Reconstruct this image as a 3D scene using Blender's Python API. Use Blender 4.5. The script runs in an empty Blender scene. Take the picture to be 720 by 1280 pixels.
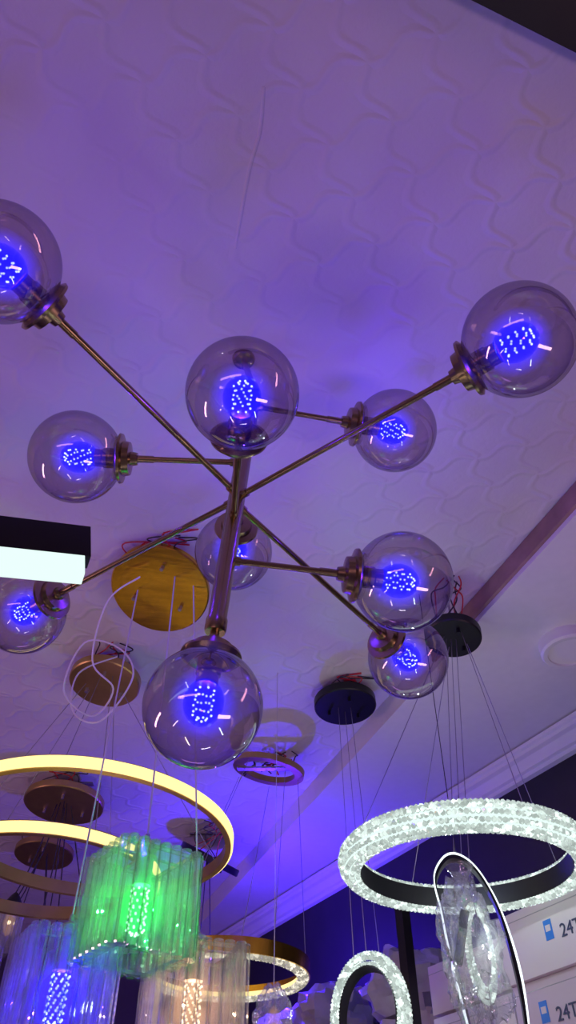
import bpy, bmesh, math, random
from mathutils import Vector, Matrix, noise
random.seed(7)
H0 = 1.6      # eye height of the photographer; heights below are given above eye level with up()
scene = bpy.context.scene
try:
    scene.view_settings.view_transform = 'Standard'
except Exception:
    pass

# ------------------------------------------------------------------ materials
def new_mat(name):
    m = bpy.data.materials.new(name); m.use_nodes = True
    nt = m.node_tree; nt.nodes.clear()
    out = nt.nodes.new('ShaderNodeOutputMaterial')
    return m, nt, out
def pbr(name, col, rough=0.5, metal=0.0, nscale=30, nstr=0.0, colvar=0.0, stretch=None):
    m, nt, out = new_mat(name)
    b = nt.nodes.new('ShaderNodeBsdfPrincipled')
    b.inputs['Base Color'].default_value = (*col, 1)
    b.inputs['Roughness'].default_value = rough
    b.inputs['Metallic'].default_value = metal
    tc = nt.nodes.new('ShaderNodeTexCoord')
    n = nt.nodes.new('ShaderNodeTexNoise'); n.inputs['Scale'].default_value = nscale
    n.inputs['Detail'].default_value = 4
    if stretch:
        mp = nt.nodes.new('ShaderNodeMapping'); mp.inputs['Scale'].default_value = stretch
        nt.links.new(tc.outputs['Object'], mp.inputs['Vector']); nt.links.new(mp.outputs[0], n.inputs['Vector'])
    else:
        nt.links.new(tc.outputs['Object'], n.inputs['Vector'])
    if nstr:
        bp = nt.nodes.new('ShaderNodeBump'); bp.inputs['Strength'].default_value = nstr
        bp.inputs['Distance'].default_value = 0.004
        nt.links.new(n.outputs['Fac'], bp.inputs['Height'])
        nt.links.new(bp.outputs['Normal'], b.inputs['Normal'])
    mx = nt.nodes.new('ShaderNodeMixRGB'); mx.inputs['Color1'].default_value = (*[c*(1-colvar) for c in col], 1)
    mx.inputs['Color2'].default_value = (*[min(1, c*(1+colvar)) for c in col], 1)
    nt.links.new(n.outputs['Fac'], mx.inputs['Fac'])
    nt.links.new(mx.outputs['Color'], b.inputs['Base Color'])
    nt.links.new(b.outputs['BSDF'], out.inputs['Surface'])
    return m
def emit(name, col, s):
    m, nt, out = new_mat(name)
    e = nt.nodes.new('ShaderNodeEmission'); e.inputs['Color'].default_value = (*col, 1)
    e.inputs['Strength'].default_value = s
    nt.links.new(e.outputs[0], out.inputs['Surface'])
    return m
def thin_glass(name, tint, edge, gl=0.9, rough=0.02, transl=0.05, tcol=(1, 1, 1), bump=0.0, bscale=20, f0=0.05, f1=0.6, fp=4.0, ep=2.5, stretch=None):
    m, nt, out = new_mat(name)
    lw = nt.nodes.new('ShaderNodeLayerWeight'); lw.inputs['Blend'].default_value = 0.5
    def powr(p, lo, hi):
        a = nt.nodes.new('ShaderNodeMath'); a.operation = 'POWER'; a.inputs[1].default_value = p
        nt.links.new(lw.outputs['Facing'], a.inputs[0])
        r = nt.nodes.new('ShaderNodeMapRange'); r.inputs['To Min'].default_value = lo; r.inputs['To Max'].default_value = hi
        nt.links.new(a.outputs[0], r.inputs['Value']); return r.outputs[0]
    mc = nt.nodes.new('ShaderNodeMixRGB')
    mc.inputs['Color1'].default_value = (*tint, 1); mc.inputs['Color2'].default_value = (*edge, 1)
    nt.links.new(powr(ep, 0, 1), mc.inputs['Fac'])
    tr = nt.nodes.new('ShaderNodeBsdfTransparent'); nt.links.new(mc.outputs[0], tr.inputs['Color'])
    tl = nt.nodes.new('ShaderNodeBsdfTranslucent'); tl.inputs['Color'].default_value = (*tcol, 1)
    m1 = nt.nodes.new('ShaderNodeMixShader'); m1.inputs['Fac'].default_value = transl
    nt.links.new(tr.outputs[0], m1.inputs[1]); nt.links.new(tl.outputs[0], m1.inputs[2])
    g = nt.nodes.new('ShaderNodeBsdfGlossy'); g.inputs['Roughness'].default_value = rough
    g.inputs['Color'].default_value = (gl, gl, gl, 1)
    m2 = nt.nodes.new('ShaderNodeMixShader')
    nt.links.new(powr(fp, f0, f1), m2.inputs['Fac'])
    nt.links.new(m1.outputs[0], m2.inputs[1]); nt.links.new(g.outputs[0], m2.inputs[2])
    if bump:
        tc = nt.nodes.new('ShaderNodeTexCoord')
        n = nt.nodes.new('ShaderNodeTexNoise'); n.inputs['Scale'].default_value = bscale
        if stretch:
            mp = nt.nodes.new('ShaderNodeMapping'); mp.inputs['Scale'].default_value = stretch
            nt.links.new(tc.outputs['Object'], mp.inputs['Vector']); nt.links.new(mp.outputs[0], n.inputs['Vector'])
        else: nt.links.new(tc.outputs['Object'], n.inputs['Vector'])
        bp = nt.nodes.new('ShaderNodeBump'); bp.inputs['Strength'].default_value = bump
        bp.inputs['Distance'].default_value = 0.01
        nt.links.new(n.outputs['Fac'], bp.inputs['Height'])
        for k in (g, tl, lw): nt.links.new(bp.outputs['Normal'], k.inputs['Normal'])
    nt.links.new(m2.outputs[0], out.inputs['Surface'])
    return m
def crystal(name, col, smin, smax, scale=70, gloss=0.25):
    m, nt, out = new_mat(name)
    tc = nt.nodes.new('ShaderNodeTexCoord')
    v = nt.nodes.new('ShaderNodeTexVoronoi'); v.inputs['Scale'].default_value = scale
    nt.links.new(tc.outputs['Object'], v.inputs['Vector'])
    sep = nt.nodes.new('ShaderNodeSeparateColor'); nt.links.new(v.outputs['Color'], sep.inputs[0])
    mr = nt.nodes.new('ShaderNodeMapRange'); mr.inputs['To Min'].default_value = smin; mr.inputs['To Max'].default_value = smax
    pw = nt.nodes.new('ShaderNodeMath'); pw.operation = 'POWER'; pw.inputs[1].default_value = 2.2
    nt.links.new(sep.outputs[0], pw.inputs[0]); nt.links.new(pw.outputs[0], mr.inputs['Value'])
    e = nt.nodes.new('ShaderNodeEmission'); e.inputs['Color'].default_value = (*col, 1)
    nt.links.new(mr.outputs[0], e.inputs['Strength'])
    g = nt.nodes.new('ShaderNodeBsdfGlossy'); g.inputs['Roughness'].default_value = 0.12
    lw = nt.nodes.new('ShaderNodeLayerWeight'); lw.inputs['Blend'].default_value = gloss
    mx = nt.nodes.new('ShaderNodeMixShader')
    nt.links.new(lw.outputs['Facing'], mx.inputs['Fac']); nt.links.new(e.outputs[0], mx.inputs[1]); nt.links.new(g.outputs[0], mx.inputs[2])
    nt.links.new(mx.outputs[0], out.inputs['Surface'])
    return m
def bulb_glow(name, col, s, p=1.0, fac=0.75, add=False):
    m, nt, out = new_mat(name)
    lw = nt.nodes.new('ShaderNodeLayerWeight'); lw.inputs['Blend'].default_value = 0.5
    inv = nt.nodes.new('ShaderNodeMath'); inv.operation = 'SUBTRACT'; inv.inputs[0].default_value = 1.0
    nt.links.new(lw.outputs['Facing'], inv.inputs[1])
    pw = nt.nodes.new('ShaderNodeMath'); pw.operation = 'POWER'; pw.inputs[1].default_value = p
    nt.links.new(inv.outputs[0], pw.inputs[0])
    ml = nt.nodes.new('ShaderNodeMath'); ml.operation = 'MULTIPLY'; ml.inputs[1].default_value = s if add else fac
    nt.links.new(pw.outputs[0], ml.inputs[0])
    e = nt.nodes.new('ShaderNodeEmission'); e.inputs['Color'].default_value = (*col, 1); e.inputs['Strength'].default_value = s
    t = nt.nodes.new('ShaderNodeBsdfTransparent')
    if add:
        mx = nt.nodes.new('ShaderNodeAddShader'); nt.links.new(ml.outputs[0], e.inputs['Strength'])
        nt.links.new(t.outputs[0], mx.inputs[0]); nt.links.new(e.outputs[0], mx.inputs[1])
    else:
        mx = nt.nodes.new('ShaderNodeMixShader')
        nt.links.new(ml.outputs[0], mx.inputs['Fac'])
        nt.links.new(t.outputs[0], mx.inputs[1]); nt.links.new(e.outputs[0], mx.inputs[2])
    nt.links.new(mx.outputs[0], out.inputs['Surface'])
    return m

def ceiling_mat():
    m, nt, out = new_mat('embossed_ceiling_paint')
    N = nt.nodes.new; L = nt.links.new
    b = N('ShaderNodeBsdfPrincipled'); b.inputs['Roughness'].default_value = 0.5
    tc = N('ShaderNodeTexCoord'); mp = N('ShaderNodeMapping')
    mp.inputs['Rotation'].default_value = (0, 0, math.radians(24)); mp.inputs['Scale'].default_value = (9.5, 11.5, 10.0)
    L(tc.outputs['Object'], mp.inputs['Vector'])
    sx = N('ShaderNodeSeparateXYZ'); L(mp.outputs[0], sx.inputs[0])
    def M(op, a, bb=None, cc=None):
        n = N('ShaderNodeMath'); n.operation = op
        for i, q in enumerate((a, bb, cc)):
            if q is None: continue
            if isinstance(q, (int, float)): n.inputs[i].default_value = q
            else: L(q, n.inputs[i])
        return n.outputs[0]
    def ridge(p, q, ph):
        s = M('SINE', M('MULTIPLY', M('ADD', q, ph), 2*math.pi))
        w = M('ADD', p, M('MULTIPLY', s, 0.12))
        f = M('ABSOLUTE', M('SUBTRACT', M('FRACT', w), 0.5))
        mr = N('ShaderNodeMapRange'); mr.interpolation_type = 'SMOOTHSTEP'
        mr.inputs['From Min'].default_value = 0.0; mr.inputs['From Max'].default_value = 0.12
        mr.inputs['To Min'].default_value = 1.0; mr.inputs['To Max'].default_value = 0.0
        L(f, mr.inputs['Value']); return mr.outputs[0]
    r = M('MAXIMUM', ridge(sx.outputs[0], sx.outputs[1], 0.25), ridge(sx.outputs[1], sx.outputs[0], 0.0))
    n1 = N('ShaderNodeTexNoise'); n1.inputs['Scale'].default_value = 110; n1.inputs['Detail'].default_value = 5
    L(tc.outputs['Object'], n1.inputs['Vector'])
    n2 = N('ShaderNodeTexNoise'); n2.inputs['Scale'].default_value = 2.6; n2.inputs['Detail'].default_value = 3
    L(tc.outputs['Object'], n2.inputs['Vector'])
    rr = M('MULTIPLY', r, M('MAXIMUM', M('ADD', M('MULTIPLY', n2.outputs['Fac'], 1.5), -0.30), 0.08))
    h = M('ADD', M('ADD', rr, M('MULTIPLY', n1.outputs['Fac'], 0.24)), M('MULTIPLY', n2.outputs['Fac'], 4.0))
    bp = N('ShaderNodeBump'); bp.inputs['Strength'].default_value = 0.65; bp.inputs['Distance'].default_value = 0.0052
    L(h, bp.inputs['Height']); L(bp.outputs['Normal'], b.inputs['Normal'])
    mx = N('ShaderNodeMixRGB'); mx.inputs['Color1'].default_value = (0.58, 0.55, 0.60, 1); mx.inputs['Color2'].default_value = (0.80, 0.77, 0.81, 1)
    L(n2.outputs['Fac'], mx.inputs['Fac']); L(mx.outputs[0], b.inputs['Base Color'])
    L(b.outputs[0], out.inputs['Surface'])
    return m

M_ceil = ceiling_mat()
M_wall = pbr('white_plaster', (0.78, 0.76, 0.78), 0.7, nscale=40, nstr=0.15, colvar=0.05)
M_trim = pbr('white_trim_paint', (0.8, 0.78, 0.8), 0.45, nscale=20, nstr=0.05, colvar=0.04)
M_brown = pbr('brown_edge_shade', (0.32, 0.20, 0.18), 0.7, nscale=18, nstr=0.3, colvar=0.5)  # brown shadow of the soffit drop, put into the colour
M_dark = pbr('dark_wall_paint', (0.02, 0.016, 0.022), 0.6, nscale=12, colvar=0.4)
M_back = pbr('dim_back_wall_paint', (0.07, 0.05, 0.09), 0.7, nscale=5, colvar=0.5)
M_floor = pbr('grey_floor_tile', (0.35, 0.32, 0.34), 0.35, nscale=6, colvar=0.2)
M_brass = pbr('antique_brass', (0.36, 0.27, 0.14), 0.27, 1.0, nscale=60, colvar=0.12)
M_gold = pbr('brushed_gold', (0.80, 0.46, 0.05), 0.24, 1.0, nscale=5, colvar=0.3, nstr=0.10, stretch=(3, 26, 3))
M_gold2 = pbr('dull_gold', (0.50, 0.35, 0.13), 0.36, 0.9, nscale=25, colvar=0.2)
M_black = pbr('black_metal', (0.012, 0.012, 0.014), 0.4, 0.3, nscale=30, colvar=0.2)
M_steel = pbr('steel_wire', (0.40, 0.37, 0.44), 0.35, 0.8, nscale=30, colvar=0.1)
M_clearwire = pbr('clear_cable', (0.62, 0.58, 0.68), 0.35, 0.0, nscale=30, colvar=0.1)
M_dkwire = pbr('dark_cable', (0.03, 0.025, 0.04), 0.5, nscale=30, colvar=0.2)
M_red = pbr('red_wire', (0.55, 0.02, 0.03), 0.45, nscale=30, colvar=0.2)
M_whitecable = pbr('white_cable', (0.88, 0.86, 0.88), 0.4, nscale=30, colvar=0.05)
M_socket = pbr('grey_socket', (0.35, 0.35, 0.36), 0.35, 0.4, nscale=30, colvar=0.1)
M_globe = thin_glass('smoky_globe_glass', (0.80, 0.73, 0.70), (0.14, 0.10, 0.09), transl=0.010, f0=0.12, f1=0.65, fp=2.8, ep=2.6)
M_dotB = emit('led_chip_blue', (0.55, 0.68, 1.0), 6.0)
M_bulbB = bulb_glow('blue_bulb_diffuser', (0.006, 0.006, 1.0), 1.7, 0.8, 0.80)
M_haloB = bulb_glow('blue_bulb_outer_glass', (0.008, 0.005, 1.0), 1.0, 2.8, add=True)  # halo materials paint the bloom around the bulbs as emission
M_dotG = emit('led_chip_green', (0.45, 1.0, 0.55), 6.0)
M_bulbG = bulb_glow('green_bulb_diffuser', (0.0, 0.9, 0.08), 1.3, 1.2, 0.6)
M_haloG = bulb_glow('green_bulb_outer_glass', (0.0, 0.9, 0.10), 0.55, 2.6, add=True)
M_dotW = emit('led_chip_warm', (1.0, 0.75, 0.5), 4.0)
M_bulbW = bulb_glow('warm_bulb_diffuser', (1.0, 0.5, 0.25), 0.5, 1.5, 0.5)
M_haloW = bulb_glow('warm_bulb_outer_glass', (1.0, 0.5, 0.25), 0.2, 2.0, add=True)
M_cubeglass = thin_glass('ribbed_crystal_glass', (0.93, 0.97, 0.95), (0.08, 0.12, 0.10), rough=0.04, transl=0.10, bump=0.15, bscale=30, f0=0.10, f1=0.9, fp=2.4, ep=2.2, stretch=(1, 1, 0.2))
M_crys2 = crystal('lit_crystal_bricks', (0.84, 1.0, 0.93), 0.50, 1.5, 90, 0.18)
M_warmcrys = crystal('warm_crystal', (1.0, 0.93, 0.75), 0.35, 1.5, 70, 0.2)
M_yel = emit('warm_led_diffuser', (1.0, 0.74, 0.28), 1.7)
M_whiteled = emit('white_led_diffuser', (0.80, 1.0, 0.94), 1.05)
M_whiteled2 = emit('cool_led_strip', (0.86, 0.97, 1.0), 1.8)
M_plastic = thin_glass('clear_plastic_wrap', (0.95, 0.95, 0.97), (0.55, 0.55, 0.62), rough=0.12, transl=0.17, bump=0.8, bscale=45, f0=0.10, f1=0.6, fp=2.2)
M_bagw = pbr('frosted_plastic_bag', (0.42, 0.40, 0.46), 0.25, nscale=30, nstr=0.8, colvar=0.25)
M_box = pbr('white_carton', (0.74, 0.66, 0.70), 0.55, nscale=8, colvar=0.06)
M_box2 = pbr('pink_white_carton', (0.64, 0.53, 0.61), 0.55, nscale=8, colvar=0.06)
M_blue = pbr('blue_label_ink', (0.03, 0.22, 0.75), 0.5, nscale=20, colvar=0.1)
M_ink = pbr('dark_print_ink', (0.05, 0.06, 0.14), 0.5, nscale=20, colvar=0.1)
M_opal = pbr('opal_lens', (0.92, 0.88, 0.92), 0.4, nscale=20, colvar=0.03)

# ------------------------------------------------------------------ geometry helpers
def up(u): return H0 + u
def V(x, y, u): return Vector((x, y, H0 + u))
def frame(o, axis):
    axis = Vector(axis).normalized()
    return Matrix.Translation(Vector(o)) @ Vector((0, 0, 1)).rotation_difference(axis).to_matrix().to_4x4()
def lathe(bm, prof, Mx, seg=32, closed=False, sx=1.0, sy=1.0):
    rings = []
    for r, h in prof:
        if r < 1e-6: rings.append([bm.verts.new(Mx @ Vector((0, 0, h)))])
        else:
            rings.append([bm.verts.new(Mx @ Vector((sx*r*math.cos(2*math.pi*i/seg), sy*r*math.sin(2*math.pi*i/seg), h))) for i in range(seg)])
    pairs = list(zip(rings[:-1], rings[1:]))
    if closed: pairs.append((rings[-1], rings[0]))
    for A, B in pairs:
        for i in range(seg):
            j = (i+1) % seg
            if len(A) == 1 and len(B) == 1: continue
            if len(A) == 1: bm.faces.new((A[0], B[j], B[i]))
            elif len(B) == 1: bm.faces.new((A[i], A[j], B[0]))
            else: bm.faces.new((A[i], A[j], B[j], B[i]))
def tube(bm, p0, p1, r, seg=8, r1=None):
    p0 = Vector(p0); p1 = Vector(p1); d = p1-p0
    if d.length < 1e-6: return
    r1 = r if r1 is None else r1
    lathe(bm, [(0, 0), (r, 0), (r1, d.length), (0, d.length)], frame(p0, d), seg)
def smooth_pts(pts, n=8):
    pts = [Vector(p) for p in pts]
    P = [pts[0]] + pts + [pts[-1]]; out = []
    for i in range(1, len(P)-2):
        for k in range(n):
            t = k/n
            a, b, c, d = P[i-1], P[i], P[i+1], P[i+2]
            out.append(0.5*((2*b)+(-a+c)*t+(2*a-5*b+4*c-d)*t*t+(-a+3*b-3*c+d)*t**3))
    out.append(pts[-1]); return out
def cable(bm, pts, r, seg=6, n=8):
    q = smooth_pts(pts, n); prev = None; ring = None
    for i, p in enumerate(q):
        d = (q[min(i+1, len(q)-1)]-q[max(i-1, 0)])
        if d.length < 1e-7: continue
        d.normalize()
        up_ = Vector((0, 0, 1)) if abs(d.z) < 0.95 else Vector((1, 0, 0))
        if prev is not None: s = (prev - d*prev.dot(d)); s = s.normalized() if s.length > 1e-4 else d.cross(up_).normalized()
        else: s = d.cross(up_).normalized()
        t = d.cross(s); prevr = ring if prev is not None else None
        ring = [bm.verts.new(p + (s*math.cos(2*math.pi*k/seg)+t*math.sin(2*math.pi*k/seg))*r) for k in range(seg)]
        prev = s
        if prevr:
            for k in range(seg): bm.faces.new((prevr[k], prevr[(k+1) % seg], ring[(k+1) % seg], ring[k]))
def box(bm, Mx, sx, sy, sz, bev=0.0):
    vs = [bm.verts.new(Mx @ Vector((x*sx/2, y*sy/2, z*sz/2))) for x in (-1, 1) for y in (-1, 1) for z in (-1, 1)]
    fs = [bm.faces.new([vs[i] for i in f]) for f in ((0, 1, 3, 2), (4, 6, 7, 5), (0, 4, 5, 1), (2, 3, 7, 6), (0, 2, 6, 4), (1, 5, 7, 3))]
    if bev:
        es = list({e for f in fs for e in f.edges})
        bmesh.ops.bevel(bm, geom=es, offset=bev, segments=2, affect='EDGES', profile=0.7)
_b = bmesh.new(); bmesh.ops.create_icosphere(_b, subdivisions=1, radius=1.0)
_b.verts.ensure_lookup_table(); ICO_V = [v.co.copy() for v in _b.verts]; ICO_F = [[v.index for v in f.verts] for f in _b.faces]; _b.free()
def bead(bm, c, r, rot=None):
    M3 = rot or Matrix.Rotation(random.random()*6, 3, Vector((random.random(), random.random(), 1)).normalized())
    vs = [bm.verts.new(Vector(c) + M3 @ (v*r)) for v in ICO_V]
    for f in ICO_F: bm.faces.new([vs[i] for i in f])

class Obj:
    def __init__(s, name, loc):
        s.e = bpy.data.objects.new(name, None); s.loc = Vector(loc); s.e.location = s.loc
        s.e.empty_display_size = 0.05
        scene.collection.objects.link(s.e); s.p = {}
    def bm(s, part, mat, sharp=0.6):
        if part not in s.p: s.p[part] = (bmesh.new(), mat, sharp)
        return s.p[part][0]
    def light(s, name, loc, col, power, rad=0.004):
        l = bpy.data.lights.new(name, 'POINT'); l.color = col; l.energy = power; l.shadow_soft_size = rad
        o = bpy.data.objects.new(name, l); scene.collection.objects.link(o); o.parent = s.e
        o.location = Vector(loc)-s.loc
    def done(s):
        for part, (bm, mat, sharp) in s.p.items():
            bmesh.ops.recalc_face_normals(bm, faces=bm.faces)
            bmesh.ops.translate(bm, verts=bm.verts, vec=-s.loc)
            for e in bm.edges:
                e.smooth = not (len(e.link_faces) == 2 and e.calc_face_angle(0) > sharp)
            for f in bm.faces: f.smooth = sharp > 0
            me = bpy.data.meshes.new(part); bm.to_mesh(me); bm.free(); me.materials.append(mat)
            o = bpy.data.objects.new(part, me); scene.collection.objects.link(o); o.parent = s.e
def solid(name, mat, fn, sharp=0.6, loc=(0, 0, 0)):
    bm = bmesh.new(); fn(bm); bmesh.ops.recalc_face_normals(bm, faces=bm.faces)
    for e in bm.edges: e.smooth = not (len(e.link_faces) == 2 and e.calc_face_angle(0) > sharp)
    for f in bm.faces: f.smooth = True
    bmesh.ops.translate(bm, verts=bm.verts, vec=-Vector(loc))
    me = bpy.data.meshes.new(name); bm.to_mesh(me); bm.free(); me.materials.append(mat)
    o = bpy.data.objects.new(name, me); o.location = loc; scene.collection.objects.link(o); return o
def prism(bm, poly, z0, z1):
    a = [bm.verts.new((x, y, z0[i] if isinstance(z0, (list, tuple)) else z0)) for i, (x, y) in enumerate(poly)]
    b = [bm.verts.new((x, y, z1)) for x, y in poly]
    bm.faces.new(a[::-1]); bm.faces.new(b); n = len(poly)
    for i in range(n): bm.faces.new((a[i], a[(i+1) % n], b[(i+1) % n], b[i]))

# ------------------------------------------------------------------ room shell
CZ = 1.25                      # ceiling above eye
A = lambda y: 0.633 - 0.398*(y-1.11)     # tray edge line
d = Vector((-0.5114, 0.8594)); n = Vector((-0.8594, -0.5114)); B0 = Vector((0.815, 1.885))
def WP(k, s):                  # point k metres along the right wall, s metres into the room from the cornice edge
    q = B0 + d*k + n*s; return q.x, q.y
YB, YF, XL = 4.4, -2.0, -3.0
solid('ceiling', M_ceil, lambda bm: prism(bm, [(XL, YF), (3.4, YF), (3.4, YB), (XL, YB)], up(CZ), up(CZ)+0.1))
solid('floor', M_floor, lambda bm: prism(bm, [(XL, YF), (3.4, YF), (3.4, YB), (XL, YB)], -0.1, 0))
solid('wall_left', M_wall, lambda bm: prism(bm, [(XL-0.1, YF), (XL, YF), (XL, YB), (XL-0.1, YB)], 0, up(CZ)))
solid('wall_front', M_wall, lambda bm: prism(bm, [(XL, YF-0.1), (3.4, YF-0.1), (3.4, YF), (XL, YF)], 0, up(CZ)))
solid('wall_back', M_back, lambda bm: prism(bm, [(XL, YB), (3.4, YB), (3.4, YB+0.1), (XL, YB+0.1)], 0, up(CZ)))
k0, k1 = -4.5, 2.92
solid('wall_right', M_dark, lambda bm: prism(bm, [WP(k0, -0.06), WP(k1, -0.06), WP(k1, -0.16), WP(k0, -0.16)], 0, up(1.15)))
SA = 1.20
solid('ceiling_soffit', M_wall, lambda bm: prism(bm, [(A(YF)+0.01, YF), (A(YB)+0.01, YB), WP(2.93, -0.1), WP(-4.5, -0.1)], [up(SA), up(1.17), up(1.149), up(1.149)], up(CZ)-0.001))
solid('soffit_edge_shade', M_brown, lambda bm: prism(bm, [(A(YF), YF), (A(1.72), 1.72), (A(1.72)+0.012, 1.72), (A(YF)+0.012, YF)], up(SA)-0.002, up(CZ)-0.002))  # strip carrying the painted shadow along the soffit edge
def cornice(bm):
    prof = [(0.00, 1.152), (0.0, 1.141), (-0.008, 1.137), (-0.008, 1.127), (-0.02, 1.121), (-0.032, 1.106), (-0.036, 1.098), (-0.046, 1.094), (-0.046, 1.082), (-0.06, 1.078), (-0.06, 1.152)]
    r = []
    for k in (k0, k1):
        r.append([bm.verts.new((*WP(k, s), up(u))) for s, u in prof])
    m = len(prof)
    for i in range(m): bm.faces.new((r[0][i], r[0][(i+1) % m], r[1][(i+1) % m], r[1][i]))
    bm.faces.new(r[0]); bm.faces.new(r[1][::-1])
solid('trim_2', M_trim, cornice, 0.25)
solid('trim_3', M_ceil, lambda bm: cable(bm, [V(-0.036, 0.33, CZ+0.0032), V(-0.043, 0.39, CZ+0.0026), V(-0.062, 0.45, CZ+0.0025), V(-0.080, 0.53, CZ+0.0027), V(-0.09, 0.58, CZ+0.0036)], 0.0042, 12))
# black beam close to the photographer
def beam(bm):
    a = Vector((0.245, 0.212)); t = Vector((0.154, 0.061)).normalized(); q = Vector((t.y, -t.x))
    p = [a-t*0.6, a+t*1.6, a+t*1.6+q*0.10, a-t*0.6+q*0.10]
    prism(bm, [(v.x, v.y) for v in p], up(1.19), up(CZ)-0.001)
solid('ceiling_beam', M_black, beam)

# ------------------------------------------------------------------ globe chandelier
ax = lambda u: V(-0.08+0.075*(u-0.865), 0.807-0.078*(u-0.865), u)
ch = Obj('globe_chandelier', ax(CZ))
axis = (ax(1.2)-ax(0.6)).normalized()
lathe(ch.bm('stem', M_brass), [(0, 0), (0.0135, 0), (0.0150, 0.004), (0.0150, 0.02), (0.0132, 0.024), (0.0132, 0.49), (0.009, 0.50), (0, 0.50)], frame(ax(0.622), axis), 28)
top = V(-0.085, 0.80, CZ)
bead(ch.bm('swivel_joint', M_brass, 9), ax(1.125), 0.010)
tube(ch.bm('stem', M_brass), ax(1.125), top, 0.006, 12)
lathe(ch.bm('ceiling_canopy', M_brass), [(0, -0.010), (0.012, -0.010), (0.020, -0.006), (0.022, 0.0), (0, 0.0)], frame(top, (0, 0, 1)), 32)
tube(ch.bm('stem', M_brass), ax(0.56), ax(0.63), 0.0062, 12)
R = 0.075
def led_bulb(o, base, axis, tag, mdot, menv, mhalo, length=0.042, rad=0.012, env=0.026, halo=0.046, rows=4, cols=7, dr=0.0017):
    Mf = frame(base, axis)
    for i in range(rows):
        for j in range(cols):
            a = 2*math.pi*(j+0.5*(i % 2))/cols
            p = Mf @ Vector((rad*math.cos(a), rad*math.sin(a), 0.006+length*i/rows))
            bead(o.bm(tag+'_led_chips', mdot, 0), p, dr)
    for q in range(5):
        a = 2*math.pi*q/5
        bead(o.bm(tag+'_led_chips', mdot, 0), Mf @ Vector((0.006*math.cos(a), 0.006*math.sin(a), length+0.002)), dr)
    for nm, mt, ee, st in ((tag+'_bulb_diffusers', menv, env, 1.2), (tag+'_bulb_outer_glass', mhalo, halo, 1.05)):  # the larger shell is only a painted glow around the bulb
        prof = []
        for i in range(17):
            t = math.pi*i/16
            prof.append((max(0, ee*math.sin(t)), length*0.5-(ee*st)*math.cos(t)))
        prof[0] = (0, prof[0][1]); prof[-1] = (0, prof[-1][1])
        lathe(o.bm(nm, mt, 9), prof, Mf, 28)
def globe(c, att, pw=4.6, dirv=None, col=(0.06, 0.008, 1.0)):
    c = Vector(c); dv = (c-att).normalized() if dirv is None else dirv.normalized()
    Mf = frame(c-dv*R, dv)
    prof = []
    for i in range(33):
        t = math.radians(158)*i/32
        prof.append((R*math.sin(t) if i else 0, R+R*math.cos(t)))
    lathe(ch.bm('glass_globes', M_globe, 9), prof, Mf, 48)
    lathe(ch.bm('globe_caps', M_brass), [(0, -0.024), (0.010, -0.024), (0.012, -0.014), (0.027, -0.012), (0.029, -0.002), (0.040, 0.0), (0.041, 0.004), (0.036, 0.007), (0.030, 0.010), (0, 0.010)], Mf, 36)
    lathe(ch.bm('lamp_sockets', M_brass), [(0, 0.01), (0.0165, 0.01), (0.0165, 0.03), (0.0145, 0.032), (0.0145, 0.046), (0, 0.046)], Mf, 24)
    base = Mf @ Vector((0, 0, 0.048))
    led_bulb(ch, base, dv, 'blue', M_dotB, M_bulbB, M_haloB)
    ch.light('bulb_light', Mf @ Vector((0, 0, 0.07)), col, pw, 0.0015)
    if dirv is None:
        tube(ch.bm('arms', M_brass), att, c-dv*(R+0.02), 0.0048, 12)
        tube(ch.bm('arms', M_brass), att, att+dv*0.02, 0.0070, 12)
        tube(ch.bm('arms', M_brass), c-dv*(R+0.05), c-dv*(R+0.02), 0.0060, 12)
G = [((-0.36, 0.436, 0.90), 0.875), ((0.225, 1.187, 0.834), 0.855), ((0.302, 0.527, 0.868), 0.868), ((-0.476, 1.081, 0.86), 0.862),
     ((-0.06, 0.583, 0.827), 0.82), ((-0.106, 1.083, 1.01), 0.99), ((0.17, 0.859, 0.741), 0.745), ((-0.3425, 0.789, 0.945), 0.945), ((0.192, 0.846, 1.087), 1.085)]
for (x, y, u), au in G: globe(V(x, y, u), ax(au))
globe(ax(0.514), ax(0.6), dirv=-axis)
ch.done()

# ------------------------------------------------------------------ linear pendant at the left (hangs a little crooked)
lp = Obj('linear_pendant_light', V(-0.66, 0.42, 0.50))
Ln = 1.1
LM = Matrix.Translation(V(-0.2035, 0.566, 0.534)) @ Matrix.Rotation(math.radians(22), 4, 'Z') @ Matrix.Rotation(math.radians(-11), 4, 'Y')
box(lp.bm('housing', M_black), LM @ Matrix.Translation((-Ln/2, 0, 0)), Ln, 0.020, 0.040, 0.001)
box(lp.bm('diffuser', M_whiteled), LM @ Matrix.Translation((-Ln/2-0.003, -0.001, -0.031)), Ln-0.006, 0.018, 0.023, 0.001)
for xx in (-0.5, -1.0):
    p = LM @ Vector((xx, 0, 0.02)); tube(lp.bm('suspension_wires', M_steel), p, (p.x, p.y, up(CZ)), 0.0008, 6)
    lathe(lp.bm('ceiling_plates', M_black), [(0, -0.01), (0.02, -0.01), (0.02, 0), (0, 0)], frame((p.x, p.y, up(CZ)), (0, 0, 1)), 32)
lp.done()

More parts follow.
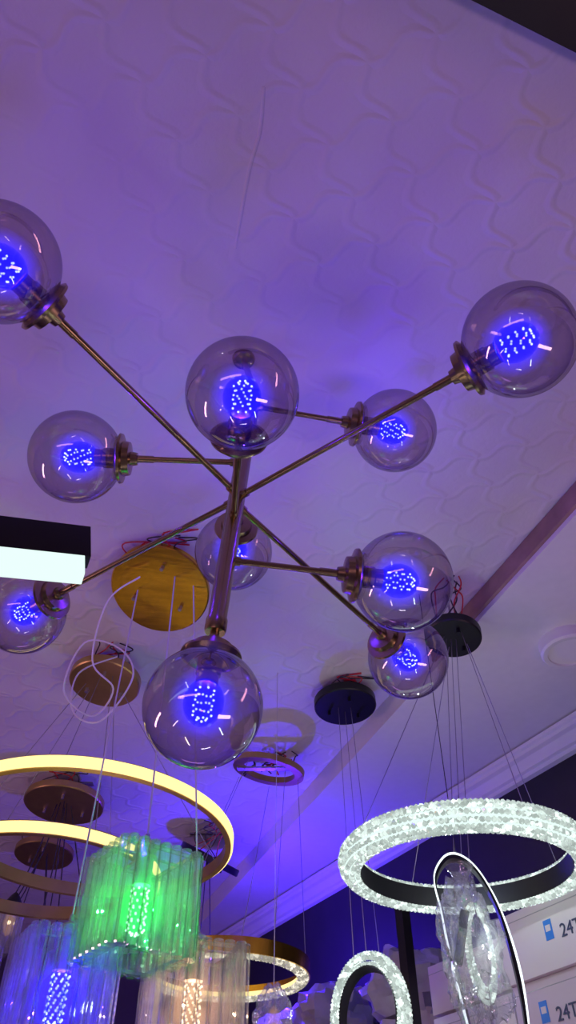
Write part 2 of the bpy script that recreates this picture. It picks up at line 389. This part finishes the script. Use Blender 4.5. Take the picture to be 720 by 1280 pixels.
# ------------------------------------------------------------------ canopy helper
def canopy(o, c, r, mat, tilt=(0, 0, 1), h=0.025, red=True, wirebits=3, hang=True):
    c = Vector(c); Mf = frame(c, tilt)
    lathe(o.bm('canopy_plate', mat), [(0, 0), (r-0.003, 0), (r, 0.003), (r, h-0.003), (r-0.003, h), (0, h)], Mf, 56)
    for i in range(wirebits):
        a = 2*math.pi*i/wirebits+0.7
        p = Mf @ Vector((0.55*r*math.cos(a), 0.55*r*math.sin(a), 0))
        q = Mf @ Vector((0.55*r*math.cos(a), 0.55*r*math.sin(a), -0.014))
        tube(o.bm('cord_grips', M_steel if mat is not M_black else M_black), p, q, 0.0045, 10)
    topz = up(CZ)
    if red:
        for i in range(6):
            sgn = random.uniform(-0.7, 0.7)
            p = Mf @ Vector((sgn*r, -random.uniform(0.3, 0.7)*r, h))
            e = Vector((c.x+random.uniform(-0.2, 0.5)*r, c.y-random.uniform(0.7, 1.1)*r, topz-0.001))
            m1 = p.lerp(e, 0.4)+Vector((random.uniform(-1, 1)*0.5*r, -random.uniform(0, 1)*0.35*r, random.uniform(0, 0.01)))
            m2 = p.lerp(e, 0.7)+Vector((random.uniform(-1, 1)*0.5*r, -random.uniform(0, 1)*0.35*r, 0))
            m1.z = min(m1.z, topz-0.006); m2.z = min(m2.z, topz-0.004)
            cable(o.bm('red_leads' if i < 3 else 'black_leads', M_red if i < 3 else M_dkwire), [p, m1, m2, e], 0.0018)
    if hang:
        box(o.bm('mounting_bracket', M_steel), Matrix.Translation((c.x, c.y, topz-0.003)), r*1.3, 0.018, 0.005)
        for sx in (-0.5, 0.5):
            tube(o.bm('mounting_screws', M_steel), (c.x+sx*r, c.y, topz-0.004), Mf @ Vector((sx*r, 0, h)), 0.0015, 6)

# ------------------------------------------------------------------ crystal cube pendant (three shades on one gold canopy)
cp = Obj('crystal_cube_pendant_light', V(-0.30, 1.41, 1.20))
canopy(cp, V(-0.308, 1.40, 1.180), 0.120, M_gold, tilt=(0.12, 0.34, 1), h=0.018)
def cube_shade(c, side, h, rot, tag, mdot, menv, mhalo, lc, pw, top):
    c = Vector(c); Rz = Matrix.Translation(c) @ Matrix.Rotation(rot, 4, 'Z')
    nb = 7; g = cp.bm('crystal_bars', M_cubeglass, 0.3)
    for sd in range(4):
        Rs = Rz @ Matrix.Rotation(sd*math.pi/2, 4, 'Z')
        for i in range(nb):
            x = -side/2 + side*(i+0.5)/nb
            P = Rs @ Vector((x, -side/2, -h/2))
            lathe(g, [(0, 0), (side/nb*0.42, 0.0), (side/nb*0.47, 0.003), (side/nb*0.47, h-0.003), (side/nb*0.42, h), (0, h)], frame(P, (0, 0, 1)) @ Matrix.Rotation(rot, 4, 'Z'), 10)
        for zz in (-h/2+0.004, h/2-0.004):
            box(g, Rs @ Matrix.Translation((0, -side/2+0.013, zz)), side, 0.006, 0.006)
    box(cp.bm('shade_frames', M_steel), Rz @ Matrix.Translation((0, 0, h/2+0.002)), side*0.9, 0.008, 0.003)
    box(cp.bm('shade_frames', M_steel), Rz @ Matrix.Translation((0, 0, h/2+0.002)), 0.008, side*0.9, 0.003)
    lathe(cp.bm('lamp_holders', M_socket), [(0, 0.042), (0.004, 0.042), (0.006, 0.03), (0.02, 0.022), (0.022, 0.0), (0.017, -0.004), (0.017, -0.05), (0, -0.05)], frame(c+Vector((0, 0, h/2)), (0, 0, 1)), 24)
    led_bulb(cp, c+Vector((0, 0, h/2-0.052)), (0, 0, -1), tag, mdot, menv, mhalo, length=0.075, rad=0.015, env=0.034, halo=0.055, rows=7, cols=8, dr=0.0024)
    cp.light(tag+'_bulb_light', c, lc, pw, 0.002)
    cable(cp.bm('suspension_cords', M_clearwire), [Vector(top), Vector(top).lerp(c+Vector((0, 0, h/2+0.04)), 0.5), c+Vector((0, 0, h/2+0.04))], 0.0018)
cube_shade(V(-0.262, 1.42, 0.475), 0.150, 0.172, math.radians(38), 'green', M_dotG, M_bulbG, M_haloG, (0.02, 1.0, 0.12), 3.0, V(-0.268, 1.36, 1.20))
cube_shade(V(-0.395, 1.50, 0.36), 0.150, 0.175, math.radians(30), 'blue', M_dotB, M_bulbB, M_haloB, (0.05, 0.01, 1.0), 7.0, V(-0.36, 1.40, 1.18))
cube_shade(V(-0.170, 1.56, 0.36), 0.150, 0.175, math.radians(20), 'warm', M_dotW, M_bulbW, M_haloW, (1.0, 0.5, 0.3), 1.4, V(-0.225, 1.38, 1.18))
# white slack cable looping beside the canopies
wc = cp.bm('slack_cable', M_whitecable)
cable(wc, [V(-0.345, 1.34, 1.17), V(-0.42, 1.38, 1.13), V(-0.45, 1.46, 1.02), V(-0.40, 1.5, 0.97), V(-0.45, 1.55, 0.93), V(-0.53, 1.55, 1.0), V(-0.49, 1.5, 1.10), V(-0.40, 1.5, 1.08), V(-0.36, 1.5, 1.0), V(-0.42, 1.52, 0.90), V(-0.50, 1.56, 0.95), V(-0.52, 1.6, 1.08), V(-0.46, 1.7, 1.2)], 0.0022)
cp.done()

# ------------------------------------------------------------------ round LED ring pendants
def led_ring(o, c, r, hh=0.03, w=0.014, mled=M_yel, tilt=(0, 0, 1)):
    Mf = frame(c, tilt)
    lathe(o.bm('gold_rings', M_gold2), [(r-w, -hh/2), (r-0.001, -hh/2), (r-0.001, hh/2), (r-w, hh/2)], Mf, 96, closed=True)
    prof = [(r-0.0005, -hh/2+0.002), (r+0.004, -hh/2+0.004), (r+0.004, hh/2-0.004), (r-0.0005, hh/2-0.002)]
    lathe(o.bm('led_diffuser', mled), prof, Mf, 96, closed=True)
rp = Obj('ring_pendant_light', V(-0.50, 1.80, 1.20))
canopy(rp, V(-0.508, 1.803, 1.18), 0.098, M_gold2, tilt=(0.05, 0.12, 1))
led_ring(rp, V(-0.473, 1.80, 0.762), 0.34, tilt=(0.02, 0.03, 1))
led_ring(rp, V(-0.56, 1.82, 0.68), 0.26, hh=0.028)
for i, (cx, cy, cu, rr) in enumerate([(-0.473, 1.80, 0.775, 0.335), (-0.56, 1.82, 0.69, 0.255)]):
    for j in range(3):
        a = 2*math.pi*j/3+0.55+i*0.6
        tube(rp.bm('suspension_wires', M_steel), V(-0.508+0.05*math.cos(a), 1.803+0.05*math.sin(a), 1.18), V(cx+rr*math.cos(a), cy+rr*math.sin(a), cu), 0.0010, 6)
rp.done()

# gold ring with crystal skirt, far centre
gr = Obj('crystal_ring_pendant_light', V(-0.10, 2.30, 1.18))
canopy_c = V(-0.064, 2.305, 1.18)
lathe(gr.bm('canopy_plate', M_gold2), [(0.085, 0), (0.116, 0), (0.116, 0.018), (0.085, 0.018)], frame(canopy_c, (0.18, -0.12, 1)), 56, closed=True)
box(gr.bm('canopy_crossbar', M_steel), Matrix.Translation(canopy_c+Vector((0, 0, 0.012))), 0.2, 0.02, 0.006)
for i in range(12):
    p = canopy_c+Vector((random.uniform(-0.09, 0.09), random.uniform(-0.05, 0.05), 0.01))
    cable(gr.bm('black_leads' if i % 3 else 'red_leads', M_dkwire if i % 3 else M_red), [p, p+Vector((random.uniform(-.05, .05), 0.0, 0.03)), p+Vector((random.uniform(-.05, .05), 0.03, 0.05)), Vector((p.x*0.8, p.y+0.02, up(CZ)))], 0.002)
gc = V(-0.165, 2.305, 0.60); gR = 0.225
lathe(gr.bm('gold_band', M_gold), [(gR-0.006, -0.005), (gR, -0.005), (gR, 0.032), (gR-0.006, 0.032)], frame(gc, (0, 0, 1)), 96, closed=True)
for i in range(120):
    a = 2*math.pi*i/120
    for j in range(3):
        rr = gR-0.010-0.010*j
        bead(gr.bm('crystal_beads', M_warmcrys, 0), gc+Vector((rr*math.cos(a+0.02*j), rr*math.sin(a+0.02*j), -0.006-0.002*(j == 1))), 0.0068)
lathe(gr.bm('led_strip', M_yel), [(gR-0.03, 0.0), (gR-0.012, 0.0), (gR-0.012, 0.01), (gR-0.03, 0.01)], frame(gc, (0, 0, 1)), 96, closed=True)
for j in range(5):
    a = 2*math.pi*j/5+0.3
    tube(gr.bm('suspension_wires', M_steel), canopy_c+Vector((0.1*math.cos(a), 0.1*math.sin(a), 0)), gc+Vector((gR*math.cos(a), gR*math.sin(a), 0.03)), 0.0010, 6)
gr.done()

# ------------------------------------------------------------------ big crystal ring, right
cr = Obj('crystal_ring_pendant_light', V(0.39, 1.50, 1.12))
canopy(cr, V(0.400, 1.50, 1.11), 0.068, M_black, tilt=(0.12, 0.10, 1), hang=False)
tube(cr.bm('mounting_screws', M_steel), V(0.405, 1.5, 1.13), V(0.405, 1.5, CZ-0.001), 0.003, 6)
cc = V(0.350, 1.55, 0.603); cR = 0.224; cr_r = 0.023
CM = frame(cc, (0.02, -0.03, 1))
lathe(cr.bm('black_inner_band', M_black), [(cR-0.018, -0.020), (cR-0.012, -0.020), (cR-0.012, 0.018), (cR-0.018, 0.018)], CM, 96, closed=True)
lathe(cr.bm('led_core', M_whiteled), [(cR-0.011, -0.012), (cR+0.014, -0.012), (cR+0.014, 0.012), (cR-0.011, 0.012)], CM, 96, closed=True)
nM = 150
for i in range(nM):
    a = 2*math.pi*i/nM
    for j in range(9):
        t = math.radians(-125+250*j/8)
        rr = cR + cr_r*math.cos(t)*0.95; zz = cr_r*math.sin(t)*1.1
        ao = a + (0.5*2*math.pi/nM if j % 2 else 0)
        bead(cr.bm('crystal_beads', M_crys2, 0), CM @ Vector((rr*math.cos(ao), rr*math.sin(ao), zz)), 0.0058)
for j in range(4):
    a = 2*math.pi*j/4+0.35
    tube(cr.bm('suspension_wires', M_steel), V(0.405+0.03*math.cos(a), 1.50+0.03*math.sin(a), 1.11), CM @ Vector((cR*math.cos(a), cR*math.sin(a), 0.024)), 0.0009, 6)
for dx in (-0.012, 0.0, 0.012):
    tube(cr.bm('suspension_wires', M_steel), V(0.395+dx, 1.50, 1.11), V(0.335+dx*1.2, 1.50, 0.59), 0.0008, 6)
cr.light('ring_light', V(0.35, 1.55, 0.62), (0.85, 1.0, 0.95), 0.8, 0.01)
cr.done()

# small upright crystal ring below the black canopy
sr = Obj('crystal_ring_pendant_light', V(0.167, 1.962, 1.20))
canopy(sr, V(0.167, 1.945, 1.195), 0.090, M_black, tilt=(-0.02, 0.06, 1), h=0.028)
sc = V(0.182, 1.96, 0.43)
SM = frame(sc, (-0.45, -1, 0.10))
q = (SM.to_3x3().inverted() @ Vector((0, 0, 1))); phi = math.atan2(q.y, q.x)
SM = SM @ Matrix.Rotation(phi, 4, 'Z')
lathe(sr.bm('black_inner_band', M_black), [(0.064, -0.02), (0.068, -0.02), (0.068, 0.02), (0.064, 0.02)], SM, 64, closed=True, sx=1.5)
for i in range(84):
    a = 2*math.pi*i/84
    for j in range(7):
        t = math.radians(-115+230*j/6)
        rr = 0.076 + 0.014*math.cos(t); zz = 0.018*math.sin(t)
        ao = a+(0.037 if j % 2 else 0)
        bead(sr.bm('crystal_beads', M_crys2, 0), SM @ Vector(((rr*1.45)*math.cos(ao), rr*math.sin(ao), zz)), 0.0060)
for dx, dy, tx in ((-0.02, 0.0, -0.03), (0.0, 0.02, 0.0), (0.015, 0.0, 0.03)):
    tube(sr.bm('suspension_wires', M_steel), V(0.167+dx, 1.945+dy, 1.20), V(0.182+tx, 1.96, 0.545), 0.0009, 6)
sr.light('ring_light', V(0.182, 1.9, 0.50), (0.85, 1.0, 0.95), 0.3, 0.01)
sr.done()

# wrapped loop lamp hanging under the big ring
wp = Obj('wrapped_loop_pendant_light', V(0.335, 1.5, 0.58))
loop = [(0.283, 0.50), (0.278, 0.550), (0.300, 0.585), (0.325, 0.592), (0.352, 0.575), (0.374, 0.538), (0.392, 0.48), (0.402, 0.39), (0.398, 0.30), (0.384, 0.21), (0.350, 0.18), (0.316, 0.24), (0.292, 0.40)]
pts = [V(x, 1.50, u) for i, (x, u) in enumerate(loop)]
Q = smooth_pts(pts+[pts[0]], 6)
cen = V(0.338, 1.5, 0.40)
def ribbon(bm, Q, w, r_in, r_out):
    prev = None
    for i, p in enumerate(Q):
        o_ = (p-cen); o_.y = 0; o_.normalize(); yv = Vector((0.15, 1, 0)).normalized()
        ring = [bm.verts.new(p+o_*b_+yv*a_) for a_, b_ in ((-w, r_in), (w, r_in), (w, r_out), (-w, r_out))]
        if prev:
            for k in range(4): bm.faces.new((prev[k], prev[(k+1) % 4], ring[(k+1) % 4], ring[k]))
        prev = ring
ribbon(wp.bm('black_loop_frame', M_black), Q, 0.012, -0.006, 0.001)
ribbon(wp.bm('led_edge', M_whiteled2), Q, 0.012, 0.0012, 0.0052)
BC = V(0.316, 1.445, 0.415)
for i in range(60):
    a = 2*math.pi*i/60
    for j in range(3):
        rr = 1+0.12*(j-1)
        bead(wp.bm('crystal_beads', M_crys2, 0), BC+Vector((0.014+0.020*rr*math.cos(a), 0.006*(j-1), 0.068*rr*math.sin(a))), 0.0042)
box(wp.bm('wrapped_driver', M_black), Matrix.Translation(BC+Vector((-0.016, 0.0, 0.02))) @ Matrix.Rotation(0.3, 4, 'Y'), 0.016, 0.014, 0.09, 0.003)
def blob(bm, c, rx, ry, rz, amp, fr, seed, seg=36):
    g0 = []
    for i in range(seg//2+1):
        t = math.pi*i/(seg//2); row = []
        for j in range(seg):
            a = 2*math.pi*j/seg
            v = Vector((math.sin(t)*math.cos(a), math.sin(t)*math.sin(a), math.cos(t)))
            k = 1+amp*noise.noise(v*fr+Vector((seed, seed*2, 0)))+amp*0.8*(0.3-abs(noise.noise(v*fr*2.7+Vector((0, seed, 3)))))
            row.append(bm.verts.new(Vector(c)+Vector((v.x*rx, v.y*ry, v.z*rz))*k))
        g0.append(row)
    for i in range(seg//2):
        for j in range(seg):
            bm.faces.new((g0[i][j], g0[i][(j+1) % seg], g0[i+1][(j+1) % seg], g0[i+1][j]))
bw = wp.bm('plastic_wrap', M_plastic, 0.35)
blob(bw, BC, 0.046, 0.034, 0.104, 0.5, 2.8, 5.3, 64)
lathe(bw, [(0.014, 0.08), (0.018, 0.10), (0.010, 0.115), (0.026, 0.140)], Matrix.Translation(BC), 14)
tube(wp.bm('suspension_cord', M_dkwire), V(0.325, 1.5, 0.59), V(0.335, 1.50, CZ-0.001), 0.0009, 6)
wp.light('strip_light', V(0.338, 1.44, 0.41), (0.85, 1.0, 0.97), 0.08, 0.004)
wp.done()

# ------------------------------------------------------------------ other canopies with hanging cords
def simple_pendant(name, c, r, mat, tilt, drops, glass_mat):
    o = Obj(name, c)
    canopy(o, c, r, mat, tilt=tilt)
    for (x, y, u, sr_) in drops:
        e = V(x, y, u)
        cable(o.bm('suspension_cords', M_dkwire), [Vector(c)+Vector(((x-c[0])*0.15, (y-c[1])*0.15, 0)), Vector(c).lerp(e, 0.5)+Vector((0.01, 0, 0)), e], 0.0020)
        lathe(o.bm('lamp_holders', M_black), [(0, 0.03), (0.005, 0.03), (0.014, 0.02), (0.026, 0.0), (0.026, -0.008), (0, -0.008)], frame(e, (0, 0, 1)), 20)
        for k in range(12):
            a = 2*math.pi*k/12
            lathe(o.bm('glass_rods', glass_mat, 0.3), [(0, -0.008), (sr_*0.24, -0.008), (sr_*0.24, -0.12), (0, -0.135)], frame(e+Vector((sr_*math.cos(a), sr_*math.sin(a), 0)), (0, 0, 1)), 6)
        lathe(o.bm('warm_bulbs', M_bulbW, 9), [(0, -0.01), (0.012, -0.02), (0.018, -0.05), (0.01, -0.08), (0, -0.09)], frame(e, (0, 0, 1)), 16)
        bead(o.bm('filaments', M_dotW, 0), e+Vector((0, 0, -0.05)), 0.006)
    o.done()
simple_pendant('glass_cylinder_pendant_light', V(-0.767, 2.525, 1.17), 0.135, M_gold2, (0.03, 0.05, 1),
               [(-0.80, 2.36, 0.80, 0.032), (-0.90, 2.45, 0.70, 0.032), (-0.66, 2.40, 0.62, 0.03), (-0.76, 2.62, 0.60, 0.03), (-0.60, 2.55, 0.74, 0.03), (-0.70, 2.30, 0.66, 0.03)], M_cubeglass)
simple_pendant('glass_cylinder_pendant_light', V(-0.93, 2.95, 1.17), 0.11, M_gold2, (0.0, 0.1, 1),
               [(-0.98, 2.8, 0.86, 0.03), (-0.86, 2.95, 0.80, 0.03), (-1.05, 3.0, 0.74, 0.03), (-0.8, 2.8, 0.7, 0.03)], M_cubeglass)
simple_pendant('glass_cylinder_pendant_light', V(-0.30, 2.93, 1.14), 0.12, M_black, (0.5, -0.35, 1),
               [(-0.34, 2.9, 0.60, 0.03), (-0.27, 3.0, 0.55, 0.03)], M_cubeglass)
# bagged spare bulb pendant
bb = Obj('wrapped_bulb_pendant_light', V(-0.02, 1.95, CZ))
tube(bb.bm('suspension_cord', M_clearwire), V(-0.03, 1.85, CZ), V(-0.03, 1.85, 0.46), 0.0010, 6)
blob(bb.bm('plastic_wrap', M_plastic, 0.5), V(-0.03, 1.85, 0.40), 0.038, 0.035, 0.06, 0.4, 2.5, 9.0)
lathe(bb.bm('warm_bulb', M_bulbW, 9), [(0, -0.04), (0.016, -0.03), (0.02, 0.0), (0.01, 0.03), (0, 0.04)], Matrix.Translation(V(-0.03, 1.85, 0.39)), 16)
bead(bb.bm('filament', M_dotW, 0), V(-0.03, 1.85, 0.385), 0.006)
bb.done()

# round surface light on the soffit
SZ = 1.176
dl = Obj('round_ceiling_light', V(0.72, 1.60, SZ))
lathe(dl.bm('rim', M_trim), [(0.074, 0.004), (0.074, -0.030), (0.069, -0.035), (0.058, -0.035), (0.056, -0.028), (0.056, 0.004)], frame(V(0.72, 1.60, SZ), (0, 0, 1)), 56, closed=True)
lathe(dl.bm('lens', M_opal), [(0, -0.030), (0.057, -0.030), (0.057, -0.026), (0, -0.026)], frame(V(0.72, 1.60, SZ), (0, 0, 1)), 56)
dl.done()

# ------------------------------------------------------------------ shelf with cartons and bagged stock
ang = math.atan2(d.y, d.x)
def wallbox(bm, ka, kb, sa, sb, ua, ub, bev=0.0):
    x, y = WP((ka+kb)/2, (sa+sb)/2)
    box(bm, Matrix.Translation((x, y, up((ua+ub)/2))) @ Matrix.Rotation(ang, 4, 'Z'), kb-ka, sb-sa, ub-ua, bev)
sh = Obj('display_shelf', (*WP(0.4, 0.1), 0))
wallbox(sh.bm('shelf_board', M_black), -1.2, 1.9, -0.055, 0.33, 0.17, 0.20)
wallbox(sh.bm('lower_shelf_board', M_black), -1.2, 1.9, -0.055, 0.33, -0.5, -0.47)
for k in (-1.18, 0.455, 1.88):
    wallbox(sh.bm('uprights', M_black), k, k+0.03, 0.31, 0.335, -H0, 0.72)
    wallbox(sh.bm('uprights', M_black), k, k+0.03, -0.055, -0.03, -H0, 0.72)
sh.done()
def carton(ka, kb, ua, ub, sf, mat, label, lo=0.145):
    o = Obj('carton_box', (*WP((ka+kb)/2, sf/2), up((ua+ub)/2)))
    wallbox(o.bm('carton', mat), ka, kb, 0.0, sf, ua, ub, 0.002)
    wallbox(o.bm('lid_seam', M_bagw), ka-0.0005, kb+0.0005, -0.0005, sf+0.0006, ub-0.019, ub-0.0175)
    if label:
        um = (ua+ub)/2
        wallbox(o.bm('blue_label', M_blue), ka+lo, ka+lo+0.022, sf-0.001, sf+0.001, um-0.012, um+0.026)
        wallbox(o.bm('white_icon', M_box), ka+lo+0.004, ka+lo+0.018, sf-0.001, sf+0.0015, um+0.004, um+0.016)
        cu = bpy.data.curves.new('label_text', 'FONT'); cu.body = label; cu.size = 0.036; cu.extrude = 0.0006
        t = bpy.data.objects.new('label_text', cu); scene.collection.objects.link(t); cu.materials.append(M_ink)
        x, y = WP(ka+lo-0.02, sf+0.0012); t.parent = o.e
        Rm = Matrix(((-d.x, 0, n.x, 0), (-d.y, 0, n.y, 0), (0, 1, 0, 0), (0, 0, 0, 1)))
        t.matrix_local = Matrix.Translation(Vector((x, y, up(um-0.016)))-o.loc) @ Rm
    o.done()
for r_, (ua, ub) in enumerate(((0.201, 0.333), (0.334, 0.466), (0.467, 0.60))):
    carton(-0.62, -0.17, ua, ub, 0.29, M_box2, None)
    carton(-0.165, 0.165, ua, ub, 0.30 - 0.012*(r_ == 1), M_box if r_ != 1 else M_box2, '24T', 0.17 if r_ == 2 else 0.24)
    carton(0.172, 0.44, ua, ub-0.006 if r_ < 2 else ub-0.03, 0.285, M_box if r_ % 2 else M_box2, None)
def bags(bm):
    for i in range(16):
        k = random.uniform(0.60, 1.6); s = random.uniform(0.08, 0.16); lvl = i % 3
        x, y = WP(k, s)
        blob(bm, (x, y, up(0.30+0.15*lvl)), 0.12, 0.10, 0.085, 0.35, 2.2, i*1.7, 28)
solid('bagged_stock_pile', M_bagw, bags, 0.5, loc=(*WP(1.1, 0.12), up(0.2)))

# ------------------------------------------------------------------ lights of the shop around
def area(name, loc, target, sx, sy, col, p):
    l = bpy.data.lights.new(name, 'AREA'); l.shape = 'RECTANGLE'; l.size = sx; l.size_y = sy; l.color = col; l.energy = p
    o = bpy.data.objects.new(name, l); scene.collection.objects.link(o); o.location = loc
    o.rotation_euler = (Vector(target)-Vector(loc)).to_track_quat('-Z', 'Y').to_euler()
area('shop_light_behind', (-0.8, -1.4, 1.7), (0, 1.2, 2.8), 1.6, 0.15, (1.0, 0.45, 0.72), 3.4)
area('shop_light_left', (-2.4, 1.2, 1.6), (-0.6, 1.4, 2.8), 1.2, 0.15, (1.0, 0.48, 0.70), 9.5)
area('shop_light_right', (1.3, 0.1, 1.0), (0.75, 1.9, 2.5), 1.0, 0.2, (1.0, 0.55, 0.72), 7)
area('shop_light_far', (-0.6, 3.2, 0.9), (-0.6, 3.0, 2.8), 1.0, 0.3, (0.7, 0.3, 0.9), 2)
# small strip lights added for highlights (they reflect in the glass globes)
for i, (p, c) in enumerate([((0.5, 0.75, 1.25), (0.85, 1.0, 0.95)), ((-0.45, 0.95, 1.15), (1.0, 0.8, 0.6)), ((0.05, 1.3, 0.9), (1.0, 0.85, 0.95)), ((-0.9, 0.5, 1.3), (1.0, 0.7, 0.9))]):
    area('glint_strip_light', p, (p[0]*0.3, 0.8, 2.6), 0.30, 0.035, c, 0.40)
l = bpy.data.lights.new('neighbour_blue_lamp', 'POINT'); l.color = (0.05, 0.01, 1.0); l.energy = 18.0; l.shadow_soft_size = 0.01
o = bpy.data.objects.new('neighbour_blue_lamp', l); o.location = V(-0.10, 2.85, 0.80); scene.collection.objects.link(o)

w = bpy.data.worlds.new('World'); scene.world = w; w.use_nodes = True
w.node_tree.nodes['Background'].inputs[0].default_value = (0.05, 0.03, 0.08, 1)
w.node_tree.nodes['Background'].inputs[1].default_value = 0.3

cam = bpy.data.cameras.new('camera'); co = bpy.data.objects.new('camera', cam); scene.collection.objects.link(co)
co.location = (0, 0, H0); co.rotation_euler = (math.radians(136), 0, 0)
cam.sensor_fit = 'VERTICAL'; cam.sensor_height = 36; cam.lens = 36*950/1280; cam.clip_start = 0.02
scene.camera = co
